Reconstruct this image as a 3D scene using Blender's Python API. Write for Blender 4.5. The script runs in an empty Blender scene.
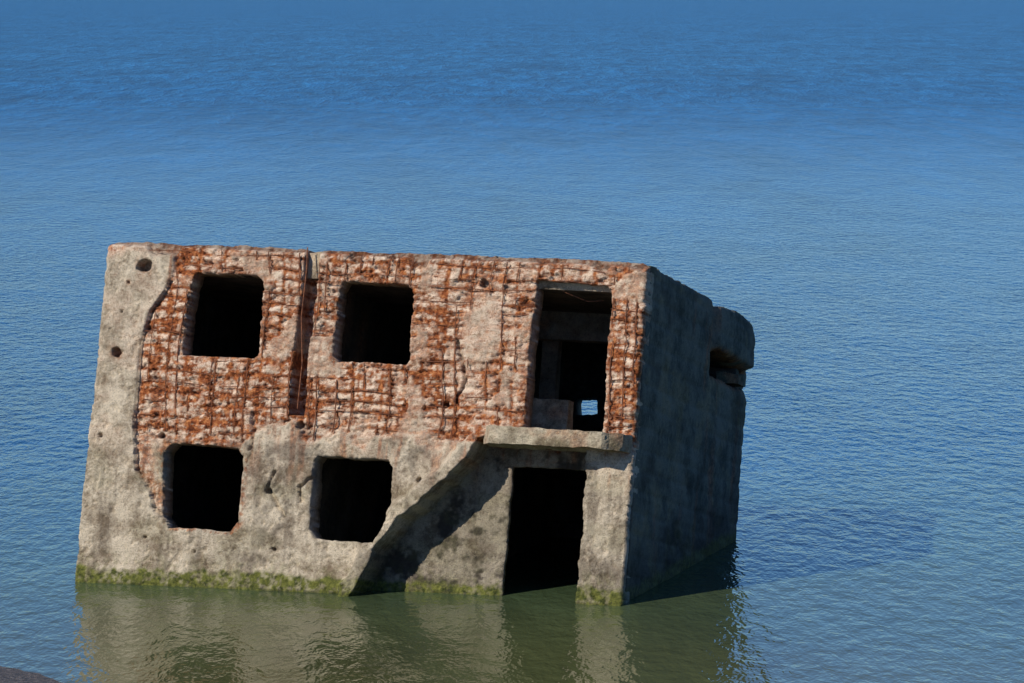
import bpy, bmesh, math, random
import numpy as np
from mathutils import Vector, Matrix
random.seed(7)
rng=np.random.RandomState(11)
sc=bpy.context.scene
# ------------------------------------------------------------------ noise
TAB=rng.rand(256,256)
def vnoise(x,y,seed=0):
    x=np.asarray(x,float)+seed*17.37; y=np.asarray(y,float)+seed*9.71
    xi=np.floor(x).astype(int); yi=np.floor(y).astype(int)
    fx=x-xi; fy=y-yi
    fx=fx*fx*(3-2*fx); fy=fy*fy*(3-2*fy)
    a=TAB[xi&255,yi&255];b=TAB[(xi+1)&255,yi&255];c=TAB[xi&255,(yi+1)&255];d=TAB[(xi+1)&255,(yi+1)&255]
    return (a*(1-fx)+b*fx)*(1-fy)+(c*(1-fx)+d*fx)*fy
def fbm(x,y,o=4,seed=0,g=0.5):
    s=0;a=1;t=0;f=1
    for i in range(o):
        s=s+a*vnoise(x*f,y*f,seed+i*3);t+=a;a*=g;f*=2.03
    return s/t            # 0..1
def sstep(a,b,x):
    t=np.clip((x-a)/(b-a),0,1);return t*t*(3-2*t)
def polydist(px,py,poly,closed=True):
    """signed distance (neg inside) and nearest points"""
    P=np.array(poly,float);n=len(P)
    best=np.full(px.shape,1e9);bx=np.zeros(px.shape);by=np.zeros(px.shape);ins=np.zeros(px.shape,bool)
    for i in range(n if closed else n-1):
        ax,ay=P[i];cx,cy=P[(i+1)%n];dx,dy=cx-ax,cy-ay
        t=np.clip(((px-ax)*dx+(py-ay)*dy)/(dx*dx+dy*dy+1e-12),0,1)
        qx=ax+t*dx;qy=ay+t*dy;d=np.hypot(px-qx,py-qy)
        m=d<best;best=np.where(m,d,best);bx=np.where(m,qx,bx);by=np.where(m,qy,by)
        if closed:
            c=((ay>py)!=(cy>py))&(px<(cx-ax)*(py-ay)/((cy-ay) if cy!=ay else 1e-9)+ax);ins^=c
    return (np.where(ins,-best,best) if closed else best),bx,by
# ------------------------------------------------------------------ frame of the bunker
YAW,PIT,ROL=-0.2827,-0.2013,0.0235
ORG=Vector((-5.3737,52.9799,4.4580))
MROT=(Matrix.Rotation(YAW,4,'Z')@Matrix.Rotation(PIT,4,'X')@Matrix.Rotation(ROL,4,'Y'))
bunker=bpy.data.objects.new("concrete_bunker_ruin",None);sc.collection.objects.link(bunker)
bunker.matrix_world=Matrix.Translation(ORG)@MROT
def above_water(x,y,z): return 4.458-0.0235*x-0.1999*y+0.9795*z
# ------------------------------------------------------------------ node helpers
def newmat(name):
    m=bpy.data.materials.new(name);m.use_nodes=True;nt=m.node_tree;nt.nodes.clear()
    o=nt.nodes.new('ShaderNodeOutputMaterial');b=nt.nodes.new('ShaderNodeBsdfPrincipled')
    nt.links.new(b.outputs[0],o.inputs[0]);return m,nt,b
def N(nt,t,**k):
    n=nt.nodes.new(t)
    for a,v in k.items(): setattr(n,a,v)
    return n
def noise(nt,co,scale,detail=6,rough=.6,dist=0):
    n=N(nt,'ShaderNodeTexNoise');n.inputs['Scale'].default_value=scale;n.inputs['Detail'].default_value=detail
    n.inputs['Roughness'].default_value=rough;n.inputs['Distortion'].default_value=dist
    nt.links.new(co,n.inputs['Vector']);return n.outputs['Fac']
def ramp(nt,fac,stops):
    r=N(nt,'ShaderNodeValToRGB');e=r.color_ramp.elements
    while len(e)<len(stops): e.new(0.5)
    for i,(p,c) in enumerate(stops):
        e[i].position=p;e[i].color=(c[0],c[1],c[2],1) if not np.isscalar(c) else (c,c,c,1)
    nt.links.new(fac,r.inputs[0]);return r.outputs[0]
def mix(nt,fac,a,b,mode='MIX'):
    m=N(nt,'ShaderNodeMix',data_type='RGBA',blend_type=mode)
    for s,v in ((m.inputs[0],fac),(m.inputs[6],a),(m.inputs[7],b)):
        if isinstance(v,bpy.types.NodeSocket): nt.links.new(v,s)
        elif np.isscalar(v): s.default_value=v
        else: s.default_value=(v[0],v[1],v[2],1)
    return m.outputs[2]
def math_(nt,op,a,b=0.0,c=None):
    m=N(nt,'ShaderNodeMath',operation=op)
    for i,v in enumerate((a,b) if c is None else (a,b,c)):
        if isinstance(v,bpy.types.NodeSocket): nt.links.new(v,m.inputs[i])
        else: m.inputs[i].default_value=v
    return m.outputs[0]
def maprange(nt,v,a,b,c,d,interp='SMOOTHSTEP'):
    m=N(nt,'ShaderNodeMapRange',interpolation_type=interp);nt.links.new(v,m.inputs[0])
    for i,x in enumerate((a,b,c,d)): m.inputs[i+1].default_value=x
    return m.outputs[0]
def concrete(name,lo,hi,splo=(.40,.19,.105),sphi=(.88,.68,.50),bd=.035):
    m,nt,b=newmat(name)
    tc=N(nt,'ShaderNodeTexCoord').outputs['Object']
    at=N(nt,'ShaderNodeAttribute',attribute_name='masks')
    sep=N(nt,'ShaderNodeSeparateColor');nt.links.new(at.outputs['Color'],sep.inputs[0])
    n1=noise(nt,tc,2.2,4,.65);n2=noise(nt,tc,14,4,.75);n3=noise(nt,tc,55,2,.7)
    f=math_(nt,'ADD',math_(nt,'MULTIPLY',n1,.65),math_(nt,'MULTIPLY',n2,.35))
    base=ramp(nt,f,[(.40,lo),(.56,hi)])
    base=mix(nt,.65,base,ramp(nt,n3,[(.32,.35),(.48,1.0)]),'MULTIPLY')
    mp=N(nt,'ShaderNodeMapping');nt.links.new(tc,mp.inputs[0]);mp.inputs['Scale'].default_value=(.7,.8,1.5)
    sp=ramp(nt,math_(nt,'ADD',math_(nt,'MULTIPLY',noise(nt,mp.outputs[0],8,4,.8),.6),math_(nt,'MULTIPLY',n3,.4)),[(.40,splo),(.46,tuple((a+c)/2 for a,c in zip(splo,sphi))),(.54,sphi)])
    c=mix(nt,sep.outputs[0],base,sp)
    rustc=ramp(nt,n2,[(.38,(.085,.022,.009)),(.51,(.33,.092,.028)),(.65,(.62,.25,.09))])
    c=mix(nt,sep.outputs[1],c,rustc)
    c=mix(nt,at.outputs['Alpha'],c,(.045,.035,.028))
    al=ramp(nt,n2,[(.35,(.035,.045,.012)),(.65,(.21,.21,.045))])
    c=mix(nt,sep.outputs[2],c,al)
    nt.links.new(c,b.inputs['Base Color']);b.inputs['Roughness'].default_value=.9
    b.inputs['Specular IOR Level'].default_value=.2
    bp=N(nt,'ShaderNodeBump');bp.inputs['Distance'].default_value=bd;bp.inputs['Strength'].default_value=1.0
    nt.links.new(noise(nt,tc,38,4,.85),bp.inputs['Height']);nt.links.new(bp.outputs[0],b.inputs['Normal'])
    return m
MAT_F=concrete("weathered_concrete",(.25,.185,.12),(.68,.565,.41))
MAT_J=concrete("lightened_jamb_concrete",(.33,.27,.21),(.60,.52,.42))  # lightened copy: brightness put into the colour so shaded reveals show
MAT_S=concrete("shaded_side_concrete",(.085,.092,.076),(.22,.215,.175))  # darker copy of the wall concrete, side-face shade put into the colour
MAT_I=concrete("shaded_interior_concrete",(.05,.042,.036),(.15,.125,.10))  # interior shade put into the colour so the openings read black
# ------------------------------------------------------------------ wall sheet builder
def sheet(name,amap,outline,holes,da,db,depth,thick,masks,mat,warp=.03,innermat=None,rimmat=None):
    P=np.array(outline);a0,a1=P[:,0].min()-2*da,P[:,0].max()+2*da;b0,b1=P[:,1].min()-2*db,P[:,1].max()+2*db
    na=int((a1-a0)/da)+1;nb=int((b1-b0)/db)+1
    A,B=np.meshgrid(a0+np.arange(na)*da,b0+np.arange(nb)*db,indexing='ij')
    def sd(A,B):
        wa=(fbm(A*5,B*5,4,1)-.5)*2*warp+(fbm(A*18,B*18,2,4)-.5)*warp*.8
        wb=(fbm(A*5,B*5,4,7)-.5)*2*warp+(fbm(A*18,B*18,2,9)-.5)*warp*.8
        qa,qb=A+wa,B+wb
        s,x,y=polydist(qa,qb,outline);s=s;nx,ny=x,y
        hs=np.full(A.shape,1e9)
        for h in holes:
            d,hx,hy=polydist(qa,qb,h);hs=np.minimum(hs,d)
            d=-d;m=d>s;s=np.where(m,d,s);nx=np.where(m,hx,nx);ny=np.where(m,hy,ny)
        return s,nx-qa,ny-qb,hs
    Ac,Bc=(A[:-1,:-1]+A[1:,1:])/2,(B[:-1,:-1]+B[1:,1:])/2
    keep=sd(Ac,Bc)[0]<0
    s,ma,mb,hs=sd(A,B)
    sn=np.abs(s)<.75*max(da,db)
    lim=lambda v,c:np.clip(v,-c*.6,c*.6)
    A2=np.where(sn,A+lim(ma,da),A);B2=np.where(sn,B+lim(mb,db),B)
    inner=np.minimum(np.abs(s),9)
    dep=depth(A2,B2,inner,hs)
    mk=masks(A2,B2,inner,hs,dep)
    used=np.zeros(A.shape,bool)
    I,J=np.nonzero(keep)
    for di,dj in ((0,0),(1,0),(1,1),(0,1)): used[I+di,J+dj]=True
    idx=-np.ones(A.shape,int);idx[used]=np.arange(used.sum());n=int(used.sum())
    front=np.stack(amap(A2[used],B2[used],dep[used]),1);back=np.stack(amap(A2[used],B2[used],np.maximum(thick,dep[used]+.08)),1)
    q=np.stack([idx[I,J],idx[I+1,J],idx[I+1,J+1],idx[I,J+1]],1)
    qb=q[:,::-1]+n
    kp=np.pad(keep,1);rim=[]
    II,JJ=I+1,J+1
    for (di,dj,e) in ((-1,0,(3,0)),(1,0,(1,2)),(0,-1,(0,1)),(0,1,(2,3))):
        m=~kp[II+di,JJ+dj];u=q[m][:,e[0]];v=q[m][:,e[1]]
        rim.append(np.stack([v,u,u+n,v+n],1))
    rim=np.concatenate(rim)
    V=np.concatenate([front,back]);F=np.concatenate([q,qb,rim])
    me=bpy.data.meshes.new(name);me.vertices.add(len(V));me.vertices.foreach_set('co',V.ravel())
    me.loops.add(F.size);me.loops.foreach_set('vertex_index',F.ravel().astype(np.int32))
    me.polygons.add(len(F));me.polygons.foreach_set('loop_start',np.arange(0,F.size,4,dtype=np.int32))
    me.materials.append(mat)
    mi=np.zeros(len(F),np.int32)
    if innermat: me.materials.append(innermat);mi[len(q):len(q)*2]=1
    if rimmat: me.materials.append(rimmat);mi[len(q)*2:]=2
    me.polygons.foreach_set('material_index',mi)
    me.update(calc_edges=True);me.validate()
    col=me.color_attributes.new('masks','FLOAT_COLOR','POINT')
    M=np.stack([mk[k][used] for k in range(4)],1);M=np.concatenate([M,M*.2]);col.data.foreach_set('color',np.clip(M,0,1).astype(np.float32).ravel())
    o=bpy.data.objects.new(name,me);sc.collection.objects.link(o);o.parent=bunker
    return o
# ------------------------------------------------------------------ FACADE
W=7.39
W1=[(1.27,-.38),(2.13,-.37),(2.23,-.46),(2.24,-1.42),(2.20,-1.47),(1.20,-1.48),(1.17,-1.42),(1.21,-.60)]
W2=[(3.33,-.39),(4.20,-.40),(4.29,-.47),(4.33,-1.38),(4.30,-1.45),(3.33,-1.46),(3.26,-1.38),(3.26,-.52)]
D1=[(5.95,-.27),(6.87,-.30),(6.95,-.38),(6.97,-2.20),(5.91,-2.20),(5.92,-.9)]
W3=[(1.15,-2.64),(2.09,-2.67),(2.17,-2.76),(2.17,-3.62),(2.08,-3.76),(1.22,-3.75),(1.10,-3.60),(1.06,-2.75)]
W4=[(3.18,-2.70),(4.15,-2.70),(4.23,-2.79),(4.25,-3.50),(4.12,-3.80),(3.22,-3.78),(3.15,-3.65),(3.14,-2.78)]
D2=[(5.72,-2.66),(6.76,-2.66),(6.82,-5.3),(5.70,-5.3)]
holes=[W1,W2,D1,W3,W4,D2]
REC=[(5.42,-2.36),(5.0,-2.92),(4.42,-3.46),(4.18,-3.82),(3.88,-4.43),(3.6,-5.4),(6.80,-5.4),(6.78,-2.36)]
DIAG=[(5.50,-2.30),(5.0,-2.90),(4.42,-3.44),(4.18,-3.80),(3.88,-4.43),(3.6,-5.2)]
CR=[(.98,.1),(.96,-.4),(.88,-.63),(.70,-.91),(.60,-1.31),(.59,-2.38),(.68,-3.03),(.90,-3.30),(.98,-3.5)]
HB=[-.12-.155*i+random.uniform(-.03,.03) for i in range(16)]
VB=[.75+.2*i+random.uniform(-.08,.08) for i in range(34)]
def crackx(z): 
    zz=np.array([p[1] for p in CR][::-1]);xx=np.array([p[0] for p in CR][::-1]);return np.interp(z,zz,xx)
def spall(x,z):
    wob=(fbm(x*3,z*3,4,21)-.5)*.35
    left=sstep(-.02,.03,x-crackx(z)+wob*.25)
    bot=sstep(-.05,.10,z+2.44+.2*sstep(2.6,1.8,x)+wob*2.0)
    strip=sstep(.0,.03,x-crackx(z)+wob*.2)*(1-sstep(.15,.4,x-crackx(z)+wob))*sstep(-3.7,-3.3,z)
    s=np.maximum(left*bot,strip*.8)
    patch=np.exp(-((x-5.25)/.34)**2-((z+.95)/.6)**2)
    s=s*(1-.7*sstep(.3,.75,patch+wob*1.8))
    isl=sstep(.64,.68,fbm(x*1.7,z*1.7,4,23,.6))*(x>1.0)
    s=s*(1-.5*isl)
    top=sstep(-.20,-.07,z+wob*.8)
    return np.clip(np.maximum(s,top*.85),0,1)
def barprox(x,z):
    wz=(fbm(x*1.5,z*.5,3,31)-.5)*.11; wx=(fbm(z*1.5,x*.5,3,35)-.5)*.14
    h=np.zeros(x.shape);v=np.zeros(x.shape)
    for i,b in enumerate(HB): h=np.maximum(h,np.exp(-((z+wz-b)/.022)**2)*sstep(.34,.50,fbm(x*1.8+i*7,z*0+i*3.3,2,37)))
    for i,b in enumerate(VB): v=np.maximum(v,np.exp(-((x+wx-b)/.020)**2)*sstep(.35,.50,fbm(z*1.8+i*7,z*0+i*3.3,2,38)))
    return h,v
HOLES_R=[(.56,-.32,.10),(5.24,-.35,.06),(.27,-1.5,.07),(.35,-.55,.03),(.3,-.95,.03),(2.9,-2.32,.05),(3.0,-2.33,.04),(.15,-2.6,.04),(1.0,-2.55,.05),(2.55,-3.2,.045),(2.7,-3.95,.04),(4.6,-2.95,.05),(.9,-3.9,.03),(4.85,-1.95,.05),(1.6,-4.05,.03)]
CRK=[[(2.22,-2.2),(2.28,-2.45),(2.24,-2.66)],[(2.62,-2.95),(2.55,-3.15),(2.68,-3.35),(2.78,-3.5)],[(3.15,-3.0),(2.98,-3.1),(3.02,-3.3)],[(.98,-3.5),(1.12,-3.62)],[(4.95,-1.1),(5.1,-1.6),(4.98,-1.9)]]
def fdepth(x,z,inner,hs):
    S=spall(x,z);h,v=barprox(x,z)
    d=(fbm(x*1.6,z*1.6,4,41)-.5)*.05+(fbm(x*15,z*15,3,43,.8)-.5)*.016
    pit=sstep(.60,.70,fbm(x*11,z*11,3,47,.75));d=d+pit*.02*(1-S)
    rough=fbm(x*6,z*20,4,51,.8)
    d=d+S*(.04+(rough-.5)*.08)+S*.012*np.maximum(h,v*.7)
    chips=sstep(.54,.58,fbm(x*4,z*9,4,55,.75));d=d+S*chips*.035
    cd=x-crackx(z);d=d+np.where((cd>0)&(z>-3.5)&(z<-.5),.07*np.exp(-np.maximum(cd,0)/.05),0)
    gx=2.85+(fbm(z*2,z*0,2,3)-.5)*.05
    g=sstep(.105,.075,np.abs(x-gx-.02*(z+1)))*sstep(-2.2,-2.15,z);d=d+g*.32
    for hx,hz,r in HOLES_R:
        rr=np.hypot(x-hx,z-hz)+(fbm(x*12,z*12,2,61)-.5)*r*.8;d=d+sstep(r,r*.6,rr)*min(.22,r*2.2)
    for c in CRK:
        dd,_,_=polydist(x+(fbm(x*9,z*9,3,63)-.5)*.08,z+(fbm(x*9,z*9,3,65)-.5)*.08,c,False);d=d+sstep(.03,.008,dd)*.07
    wx=x+(fbm(x*4,z*4,4,71)-.5)*.14;wz=z+(fbm(x*4,z*4,4,73)-.5)*.14
    rs,_,_=polydist(wx,wz,REC);dl,_,_=polydist(wx,wz,DIAG,False)
    rec=sstep(.02,-.02,rs)
    d=d-(1-rec)*.20*sstep(.24,.14,dl)*(z<-2.2)*(x<5.6)
    d=d*(1-rec*.5)+rec*(.40)
    d=d+.018*np.exp(-np.maximum(hs,0)/.015)+.05*np.exp(-inner/.02)*(z>-2.3)*(hs>.1)
    h_=above_water(x,0,z);d=d-.03*sstep(.3,.1,h_)*fbm(x*14,z*14,3,81)
    d=d+.10*sstep(.05,-.0,-z-.02-.14*sstep(.5,.8,fbm(x*3.3,z*0,3,77)))
    return np.minimum(d,.62)
def fmask(x,z,inner,hs,dep):
    S=spall(x,z);h,v=barprox(x,z);n=fbm(x*3,z*3,5,91,.65);n2=fbm(x*7,z*18,4,95,.7)
    n3=fbm(x*16,z*14,3,99,.7)
    streak=fbm(x*11,z*1.4,4,97,.6)
    amt=sstep(.34,.54,n)
    low=sstep(-1.3,-1.6,z)*sstep(-2.5,-2.2,z)*sstep(5.2,4.4,x)
    leftz=np.exp(-((x-crackx(z)-.15)/.25)**2)
    right=sstep(6.98,7.03,x)*sstep(-2.3,-2.0,z)
    mid=np.exp(-((x-4.6)/.3)**2)*(z>-1.6)
    amt=np.clip(amt*.6+.48+.30*low+.4*leftz+.4*right+.3*mid,0,1.3)
    lines=np.maximum(h,v)
    R=S*np.clip(amt*(lines*sstep(.22,.42,n3)*1.1+sstep(.46,.58,n2)*.75+sstep(.47,.60,streak)*.7*sstep(.35,.52,n3)),0,1)
    R=np.maximum(R,(1-S)*sstep(.53,.72,streak)*sstep(-3.3,-2.4,z)*.65*sstep(.5,.9,x))
    for hx,hz,r in HOLES_R[:4]+[(1.15,-2.2,.1)]:
        R=np.maximum(R,.8*np.exp(-(np.hypot(x-hx,z-hz)/(r*1.1))**2)*sstep(.35,.6,n3))
    R=np.maximum(R,.8*np.exp(-(np.abs(hs-.03)/.05)**2)*sstep(.42,.58,n3)*(z>-3.8)*((x<2.5)|(z>-2.6)))
    sp=np.clip(np.maximum(S,.5*sstep(-2.3,-2.1,z)*sstep(.9,1.1,x))*.95+.35*sstep(.42,.65,n)*sstep(-3.2,-2.2,z),0,1)
    hw=above_water(x,0,z)
    jag=(fbm(x*6,z*0,4,101)-.5)*.16
    al=sstep(.24,.16,hw+jag)*(.6+.6*sstep(.35,.6,n3));al=np.maximum(al,.35*sstep(.55,.15,hw+jag)*sstep(.45,.6,n3))
    al=np.maximum(al,.15*sstep(.5,.68,fbm(x*2,z*3,4,105))*sstep(-2.4,-2.9,z))
    dk=.55*sstep(.07,.14,dep)*(dep<.34)*(S*.6+.4)+.5*sstep(.50,.66,fbm(x*2.2,z*2.2,5,111,.7))*sstep(-2.2,-2.6,z)*sstep(1.6,2.6,x)  # first term paints shade into groove, pits and recess slopes; second is random patches
    dk=dk+.45*(dep>=.34)*(z<-2.2)  # shade under canopy and stair diagonal painted onto the recessed wall
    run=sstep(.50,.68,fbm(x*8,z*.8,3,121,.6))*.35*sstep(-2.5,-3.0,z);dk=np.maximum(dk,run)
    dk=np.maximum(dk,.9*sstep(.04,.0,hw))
    return sp,R,np.clip(al,0,1),np.clip(dk,0,1)
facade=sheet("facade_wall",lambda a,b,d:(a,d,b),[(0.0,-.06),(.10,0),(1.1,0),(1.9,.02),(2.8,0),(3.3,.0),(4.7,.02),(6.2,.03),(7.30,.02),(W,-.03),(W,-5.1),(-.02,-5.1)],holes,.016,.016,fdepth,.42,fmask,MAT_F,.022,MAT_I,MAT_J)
# ------------------------------------------------------------------ SIDE (right)
def sdepth(y,z,inner,hs):
    d=(fbm(y*1.5,z*1.5,4,201)-.5)*.05+(fbm(y*10,z*10,4,203,.6)-.5)*.018
    blk=sstep(3.82,3.9,y)*sstep(-.70,-.64,z);d=d-.10*blk
    d=d+.012*np.sin(z*2*math.pi/.55)**8
    d=d+.06*np.exp(-inner/.03)*(y>.5)
    return d
def smask(y,z,inner,hs,dep):
    n=fbm(y*2,z*2,5,211,.6);st=fbm(y*3,z*.7,4,213)
    hw=above_water(7.4,y,z)
    jag=(fbm(y*3,z*0,3,215)-.5)*.15
    al=np.maximum(sstep(.22,.10,hw+jag)*.6,.25*sstep(.5,.7,n))
    R=.35*sstep(.62,.8,st)+.8*np.exp(-(hs/.05)**2)*sstep(.4,.6,n)+.5*np.exp(-y/.1)*sstep(.4,.6,n)
    dk=.55*sstep(.5,.75,fbm(y*1.2,z*2.4,5,217,.6))+.5*sstep(1.1,.2,hw+jag*2)
    dk=np.maximum(dk,.9*sstep(.07,.0,hw))
    return .15*sstep(.5,.7,n),R,al,dk
SLOT=[(3.88,-.63),(6.02,-.72),(6.05,-1.0),(3.93,-.99)]
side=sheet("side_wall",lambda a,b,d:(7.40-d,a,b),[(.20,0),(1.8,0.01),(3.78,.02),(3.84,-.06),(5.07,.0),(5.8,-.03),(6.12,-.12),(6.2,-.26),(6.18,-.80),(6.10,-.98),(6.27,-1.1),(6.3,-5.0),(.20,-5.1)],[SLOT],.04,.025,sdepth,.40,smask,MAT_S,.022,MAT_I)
left=sheet("left_wall",lambda a,b,d:(0.01+d,a,b),[(.2,-.02),(3,0),(6.2,-.03),(6.2,-5.1),(.2,-5.1)],[],.06,.05,sdepth,.40,lambda y,z,i,h,d:smask(y,z,i,h,d),MAT_F,.02,MAT_I)
zero=lambda *a:0*a[0]
BH=[(4.98,-1.24),(5.32,-1.22),(5.34,-1.47),(5.0,-1.49)]
back=sheet("back_wall",lambda a,b,d:(a,6.2-d,b),[(.05,-.03),(7.3,-.03),(7.33,-5.0),(.05,-5.1)],[BH],.05,.05,lambda x,z,i,h:(fbm(x*3,z*3,4,5)-.5)*.05,.38,lambda x,z,i,h,d:(zero(x),.3*sstep(.5,.7,fbm(x*3,z*3,3,3)),zero(x),zero(x)),MAT_S,.02,MAT_I)
roof=sheet("roof_slab",lambda a,b,d:(a,b,-.02-d),[(.2,.2),(7.2,.2),(7.2,6.0),(.2,6.0)],[],.06,.06,lambda x,z,i,h:(fbm(x*3,z*3,4,5)-.5)*.07,.35,lambda x,z,i,h,d:(.4*sstep(.4,.7,fbm(x*2,z*2,3,3)),.3*sstep(.5,.7,fbm(x*3,z*3,3,3)),.3*sstep(.5,.7,fbm(x*1.5,z*1.5,4,8)),zero(x)),MAT_F,.02,MAT_I)
# ------------------------------------------------------------------ generic rough block
def rough_block(name,pts,z0,z1,mat,amp=.03,seed=0,cuts=10,inner=False):
    bm=bmesh.new()
    v0=[bm.verts.new((x,y,z0)) for x,y in pts];v1=[bm.verts.new((x,y,z1)) for x,y in pts];n=len(pts)
    bm.faces.new(v0[::-1]);bm.faces.new(v1)
    for i in range(n): bm.faces.new((v0[i],v0[(i+1)%n],v1[(i+1)%n],v1[i]))
    for it in range(7):
        es=[e for e in bm.edges if e.calc_length()>cuts]
        if not es: break
        bmesh.ops.subdivide_edges(bm,edges=es,cuts=1,use_grid_fill=True)
        bmesh.ops.triangulate(bm,faces=[f for f in bm.faces if len(f.verts)>4])
    bm.normal_update()
    co=np.array([v.co for v in bm.verts])
    nn=(fbm(co[:,0]*4+co[:,1]*2.7,co[:,2]*4+co[:,1]*3.1,5,seed+300,.6)-.5)*2*amp
    for v,a in zip(bm.verts,nn): v.co+=v.normal*a
    bmesh.ops.recalc_face_normals(bm,faces=bm.faces)
    me=bpy.data.meshes.new(name);bm.to_mesh(me);bm.free();me.materials.append(mat)
    n_=fbm(co[:,0]*5,co[:,2]*5+co[:,1]*4,4,seed+310)
    col=me.color_attributes.new('masks','FLOAT_COLOR','POINT')
    M=np.stack([.3*sstep(.5,.7,n_),.4*sstep(.55,.75,n_),.15+0*n_,.3*sstep(.5,.3,n_)],1).astype(np.float32)
    col.data.foreach_set('color',M.ravel())
    o=bpy.data.objects.new(name,me);sc.collection.objects.link(o);o.parent=bunker;return o
rough_block("canopy_slab",[(5.46,-.10),(5.60,-.36),(6.3,-.40),(7.08,-.38),(7.30,-.16),(7.37,.06),(7.37,.35),(5.46,.35)],-2.43,-2.215,MAT_F,.035,1,.04)
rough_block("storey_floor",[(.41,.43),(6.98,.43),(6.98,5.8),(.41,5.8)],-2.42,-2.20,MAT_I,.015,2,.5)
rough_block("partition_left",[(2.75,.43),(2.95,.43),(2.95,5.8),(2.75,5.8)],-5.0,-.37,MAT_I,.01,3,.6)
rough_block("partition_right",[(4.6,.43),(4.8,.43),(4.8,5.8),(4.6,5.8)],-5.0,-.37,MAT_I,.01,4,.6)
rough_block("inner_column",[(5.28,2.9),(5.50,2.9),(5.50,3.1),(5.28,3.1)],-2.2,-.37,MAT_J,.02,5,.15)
rough_block("inner_beam",[(4.8,2.7),(6.98,2.7),(6.98,2.95),(4.8,2.95)],-.75,-.36,MAT_J,.02,6,.2)
rough_block("inner_parapet",[(4.8,.9),(6.26,.9),(6.28,1.1),(4.8,1.1)],-2.2,-1.72,MAT_F,.03,8,.08)
rough_block("embrasure_debris",[(7.1,5.5),(7.42,5.55),(7.44,5.9),(7.1,5.97)],-.95,-.80,MAT_S,.04,7,.08)
# ------------------------------------------------------------------ rebar
def tube(segs,r,V,F):
    for P in segs:
        if len(P)<2: continue
        base=len(V)
        P=[Vector(p) for p in P]
        for i,p in enumerate(P):
            t=(P[min(i+1,len(P)-1)]-P[max(i-1,0)]).normalized()
            a=t.cross(Vector((0,1,0)));a=a.normalized() if a.length>.1 else Vector((1,0,0));b=t.cross(a)
            for k in range(5):
                an=k*2*math.pi/5;V.append(p+(a*math.cos(an)+b*math.sin(an))*r)
        for i in range(len(P)-1):
            for k in range(5):
                F.append((base+i*5+k,base+i*5+(k+1)%5,base+(i+1)*5+(k+1)%5,base+(i+1)*5+k))
V=[];F=[]
def bars(horizontal):
    for b in (HB if horizontal else VB):
        L=np.arange(.6,7.35,.04) if horizontal else np.arange(-2.5,-.02,.04)
        if horizontal: X=L;Z=np.full(L.shape,b);Z=Z-(fbm(X*1.5,Z*.5,3,31)-.5)*.11
        else: Z=L;X=np.full(L.shape,b);X=X-(fbm(Z*1.5,X*.5,3,35)-.5)*.14
        S=spall(X,Z);on=fbm(X*1.3+b*9,Z*1.3+b*5,3,131)
        hd=np.full(L.shape,1e9)
        for h in holes: hd=np.minimum(hd,polydist(X,Z,h)[0])
        yy=.038+(fbm(L*2+b*7,L*0,3,133)-.5)*.05
        seg=[];th=(.44 if horizontal else .42)
        r=.0055 if horizontal else random.choice([.0055,.007,.009])
        for i in range(len(L)):
            ok=S[i]>.55 and hd[i]>-.0 and on[i]>th and X[i]<7.34 and Z[i]<-.05
            if ok and abs(X[i]-2.85)<.1: ok=False
            if ok: seg.append((X[i],yy[i]-(0 if horizontal else .012),Z[i]))
            else:
                tube([seg],r,V,F);seg=[]
        tube([seg],r,V,F)
bars(True);bars(False)
tube([[(2.80,.05,.02),(2.83,.0,-.3),(2.80,.04,-.9),(2.86,.05,-1.5),(2.84,.07,-2.1)]],.008,V,F)
tube([[(6.1,.2,-.30),(6.3,.25,-.40),(6.55,.4,-.48),(6.75,.42,-.46)]],.006,V,F)
me=bpy.data.meshes.new("rebar_grid");me.from_pydata(V,[],F);me.update()
mr,nt,b=newmat("rusty_steel")
tc=N(nt,'ShaderNodeTexCoord').outputs['Object']
nt.links.new(ramp(nt,noise(nt,tc,30,3),[(.35,(.06,.018,.008)),(.7,(.28,.10,.04))]),b.inputs['Base Color']);b.inputs['Roughness'].default_value=.9
me.materials.append(mr);o=bpy.data.objects.new("rebar_grid",me);sc.collection.objects.link(o);o.parent=bunker
# ------------------------------------------------------------------ SEA
def shore(x): return np.interp(x,[-60,-14,-7,-5,-2,6,20,60],[75,52.5,47.2,44.45,43.0,41,38,30])
mw,nt,b=newmat("sea_water")
geo=N(nt,'ShaderNodeNewGeometry').outputs['Position']
sx=N(nt,'ShaderNodeSeparateXYZ');nt.links.new(geo,sx.inputs[0]);Y_=sx.outputs[1]
mb_=N(nt,'ShaderNodeMapping');nt.links.new(geo,mb_.inputs[0]);mb_.inputs['Scale'].default_value=(1.0,.22,1);mb_.inputs['Rotation'].default_value=(0,0,.06)
big=noise(nt,mb_.outputs[0],.09,5,.8)
mf_=N(nt,'ShaderNodeMapping');nt.links.new(geo,mf_.inputs[0]);mf_.inputs['Scale'].default_value=(.55,.085,1);mf_.inputs['Rotation'].default_value=(0,0,.03)
far=noise(nt,mf_.outputs[0],1.0,3,.7,.4)
farw=maprange(nt,Y_,75,380,0,1)
dist=math_(nt,'ADD',Y_,math_(nt,'MULTIPLY',math_(nt,'SUBTRACT',noise(nt,geo,.12,2,.6),.5),14))
body=ramp(nt,maprange(nt,dist,40,440,0,1,'LINEAR'),[(0.0,(.085,.088,.030)),(.035,(.050,.080,.040)),(.07,(.005,.058,.135)),(.13,(.004,.080,.205)),(.35,(.004,.085,.225)),(1,(.014,.110,.240))])
body=mix(nt,.75,body,ramp(nt,big,[(.36,.45),(.5,.9),(.64,1.25)]),'MULTIPLY')
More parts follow.
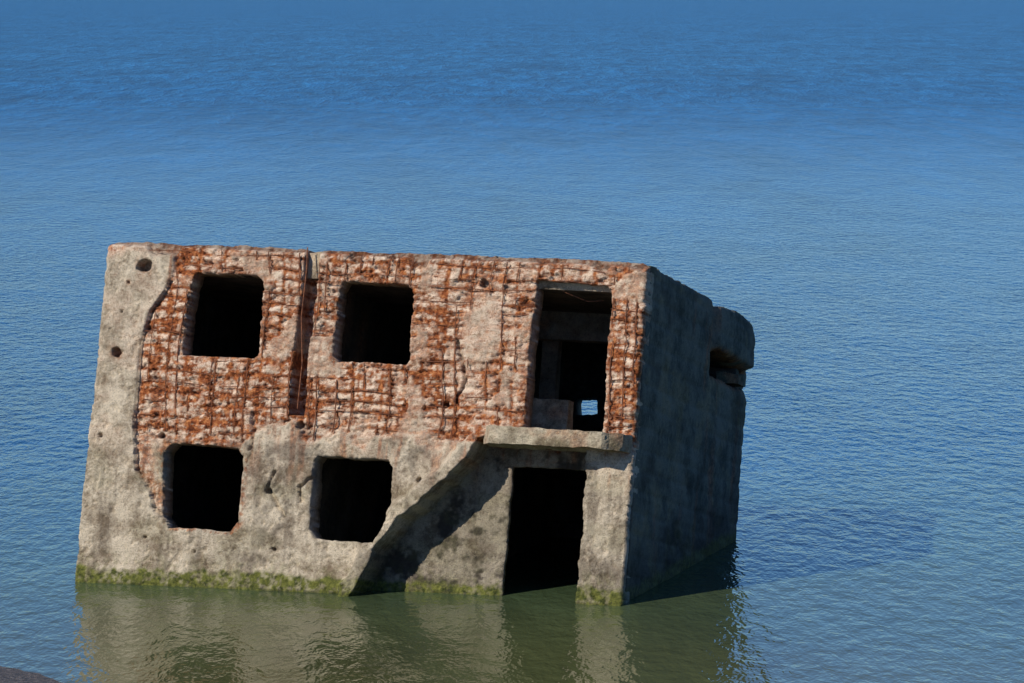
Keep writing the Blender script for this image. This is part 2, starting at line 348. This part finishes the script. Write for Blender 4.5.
body=mix(nt,farw,body,mix(nt,1.0,body,ramp(nt,far,[(.36,.62),(.5,1.0),(.64,1.45)]),'MULTIPLY'))
nt.links.new(body,b.inputs['Base Color']);b.inputs['IOR'].default_value=1.33
rgh=maprange(nt,Y_,40,360,.10,.30,'SMOOTHERSTEP')
nt.links.new(rgh,b.inputs['Roughness'])
b.inputs['Specular IOR Level'].default_value=.36
mp=N(nt,'ShaderNodeMapping');nt.links.new(geo,mp.inputs[0]);mp.inputs['Scale'].default_value=(2.2,.85,1);mp.inputs['Rotation'].default_value=(0,0,.25)
w1=noise(nt,mp.outputs[0],1.6,3,.65,.2);w3=noise(nt,mp.outputs[0],.2,2,.6)
hh=math_(nt,'ADD',math_(nt,'MULTIPLY',w1,.44),math_(nt,'MULTIPLY',w3,.42))
hh=math_(nt,'ADD',hh,math_(nt,'MULTIPLY',math_(nt,'MULTIPLY',far,farw),2.6))
hh=math_(nt,'MULTIPLY',hh,maprange(nt,Y_,46,110,.14,1.1))
bp=N(nt,'ShaderNodeBump');bp.inputs['Distance'].default_value=.6;bp.inputs['Strength'].default_value=1.0
nt.links.new(hh,bp.inputs['Height']);nt.links.new(bp.outputs[0],b.inputs['Normal'])
bm=bmesh.new()
ys=[-200,20,40,80,200,600,2000,8000,30000];xs=[-20000,-3000,-500,-100,0,100,500,3000,20000]
g=[[bm.verts.new((x,y,0)) for x in xs] for y in ys]
for i in range(len(ys)-1):
    for j in range(len(xs)-1): bm.faces.new((g[i][j],g[i][j+1],g[i+1][j+1],g[i+1][j]))
me=bpy.data.meshes.new("sea_water");bm.to_mesh(me);bm.free();me.materials.append(mw)
o=bpy.data.objects.new("sea_water",me);sc.collection.objects.link(o)
# ------------------------------------------------------------------ BEACH
gx=np.linspace(-60,60,401);gy=np.linspace(-30,80,366);X,Y=np.meshgrid(gx,gy,indexing='ij')
D=shore(X)-Y+(fbm(X*.6,Y*.6,4,400)-.5)*.8
Z=np.where(D>0,.045*np.minimum(D,12)+.19*np.clip(D-12,0,26),.06*D)+(fbm(X*.8,Y*.8,4,402)-.5)*.06*np.clip(D,0,1)
Z=np.clip(Z,-3,5.6)+(fbm(X*.2,Y*.2,3,404)-.5)*.4*np.clip(D/12,0,1)
n1,n2=X.shape;idx=np.arange(n1*n2).reshape(n1,n2)
q=np.stack([idx[:-1,:-1],idx[1:,:-1],idx[1:,1:],idx[:-1,1:]],-1).reshape(-1,4)
me=bpy.data.meshes.new("sand_beach");me.from_pydata(np.stack([X,Y,Z],-1).reshape(-1,3).tolist(),[],q.tolist());me.update()
for p in me.polygons: p.use_smooth=True
ms,nt,b=newmat("wet_sand")
tc=N(nt,'ShaderNodeTexCoord').outputs['Object']
nt.links.new(ramp(nt,noise(nt,tc,14,4,.85),[(.38,(.025,.022,.02)),(.5,(.09,.072,.06)),(.62,(.22,.18,.155))]),b.inputs['Base Color']);b.inputs['Roughness'].default_value=.6
bp=N(nt,'ShaderNodeBump');bp.inputs['Distance'].default_value=.12;nt.links.new(noise(nt,tc,14,4,.8),bp.inputs['Height']);nt.links.new(bp.outputs[0],b.inputs['Normal'])
me.materials.append(ms);o=bpy.data.objects.new("sand_beach",me);sc.collection.objects.link(o)
# ------------------------------------------------------------------ LIGHT
EL=math.radians(38);AZ=math.radians(48)
sd=Vector((-math.sin(AZ)*math.cos(EL),-math.cos(AZ)*math.cos(EL),math.sin(EL)))
w=bpy.data.worlds.new("World");sc.world=w;w.use_nodes=True;nt=w.node_tree
bg=nt.nodes['Background'];sk=nt.nodes.new('ShaderNodeTexSky');sk.sky_type='NISHITA';sk.sun_disc=False
sk.sun_elevation=EL;sk.sun_rotation=math.pi+AZ;sk.air_density=1.0;sk.dust_density=0;sk.ozone_density=4
nt.links.new(mix(nt,1.0,sk.outputs[0],(.54,.84,1.22),'MULTIPLY'),bg.inputs[0]);bg.inputs[1].default_value=.09
l=bpy.data.lights.new("sun",'SUN');l.energy=5.0;l.angle=math.radians(.5);l.color=(1,.955,.87)
lo=bpy.data.objects.new("sun",l);sc.collection.objects.link(lo);lo.rotation_mode='QUATERNION';lo.rotation_quaternion=sd.to_track_quat('Z','Y')
# ------------------------------------------------------------------ CAMERA
cd=bpy.data.cameras.new("camera");cd.lens=4000/1024*36;cd.sensor_width=36;cd.clip_start=.5;cd.clip_end=60000
co=bpy.data.objects.new("camera",cd);sc.collection.objects.link(co);co.location=(0,0,7.7047)
co.rotation_euler=(math.pi/2-math.atan(347.5/4000),0,0);sc.camera=co
sc.view_settings.view_transform='Standard';sc.view_settings.look='None';sc.view_settings.exposure=0
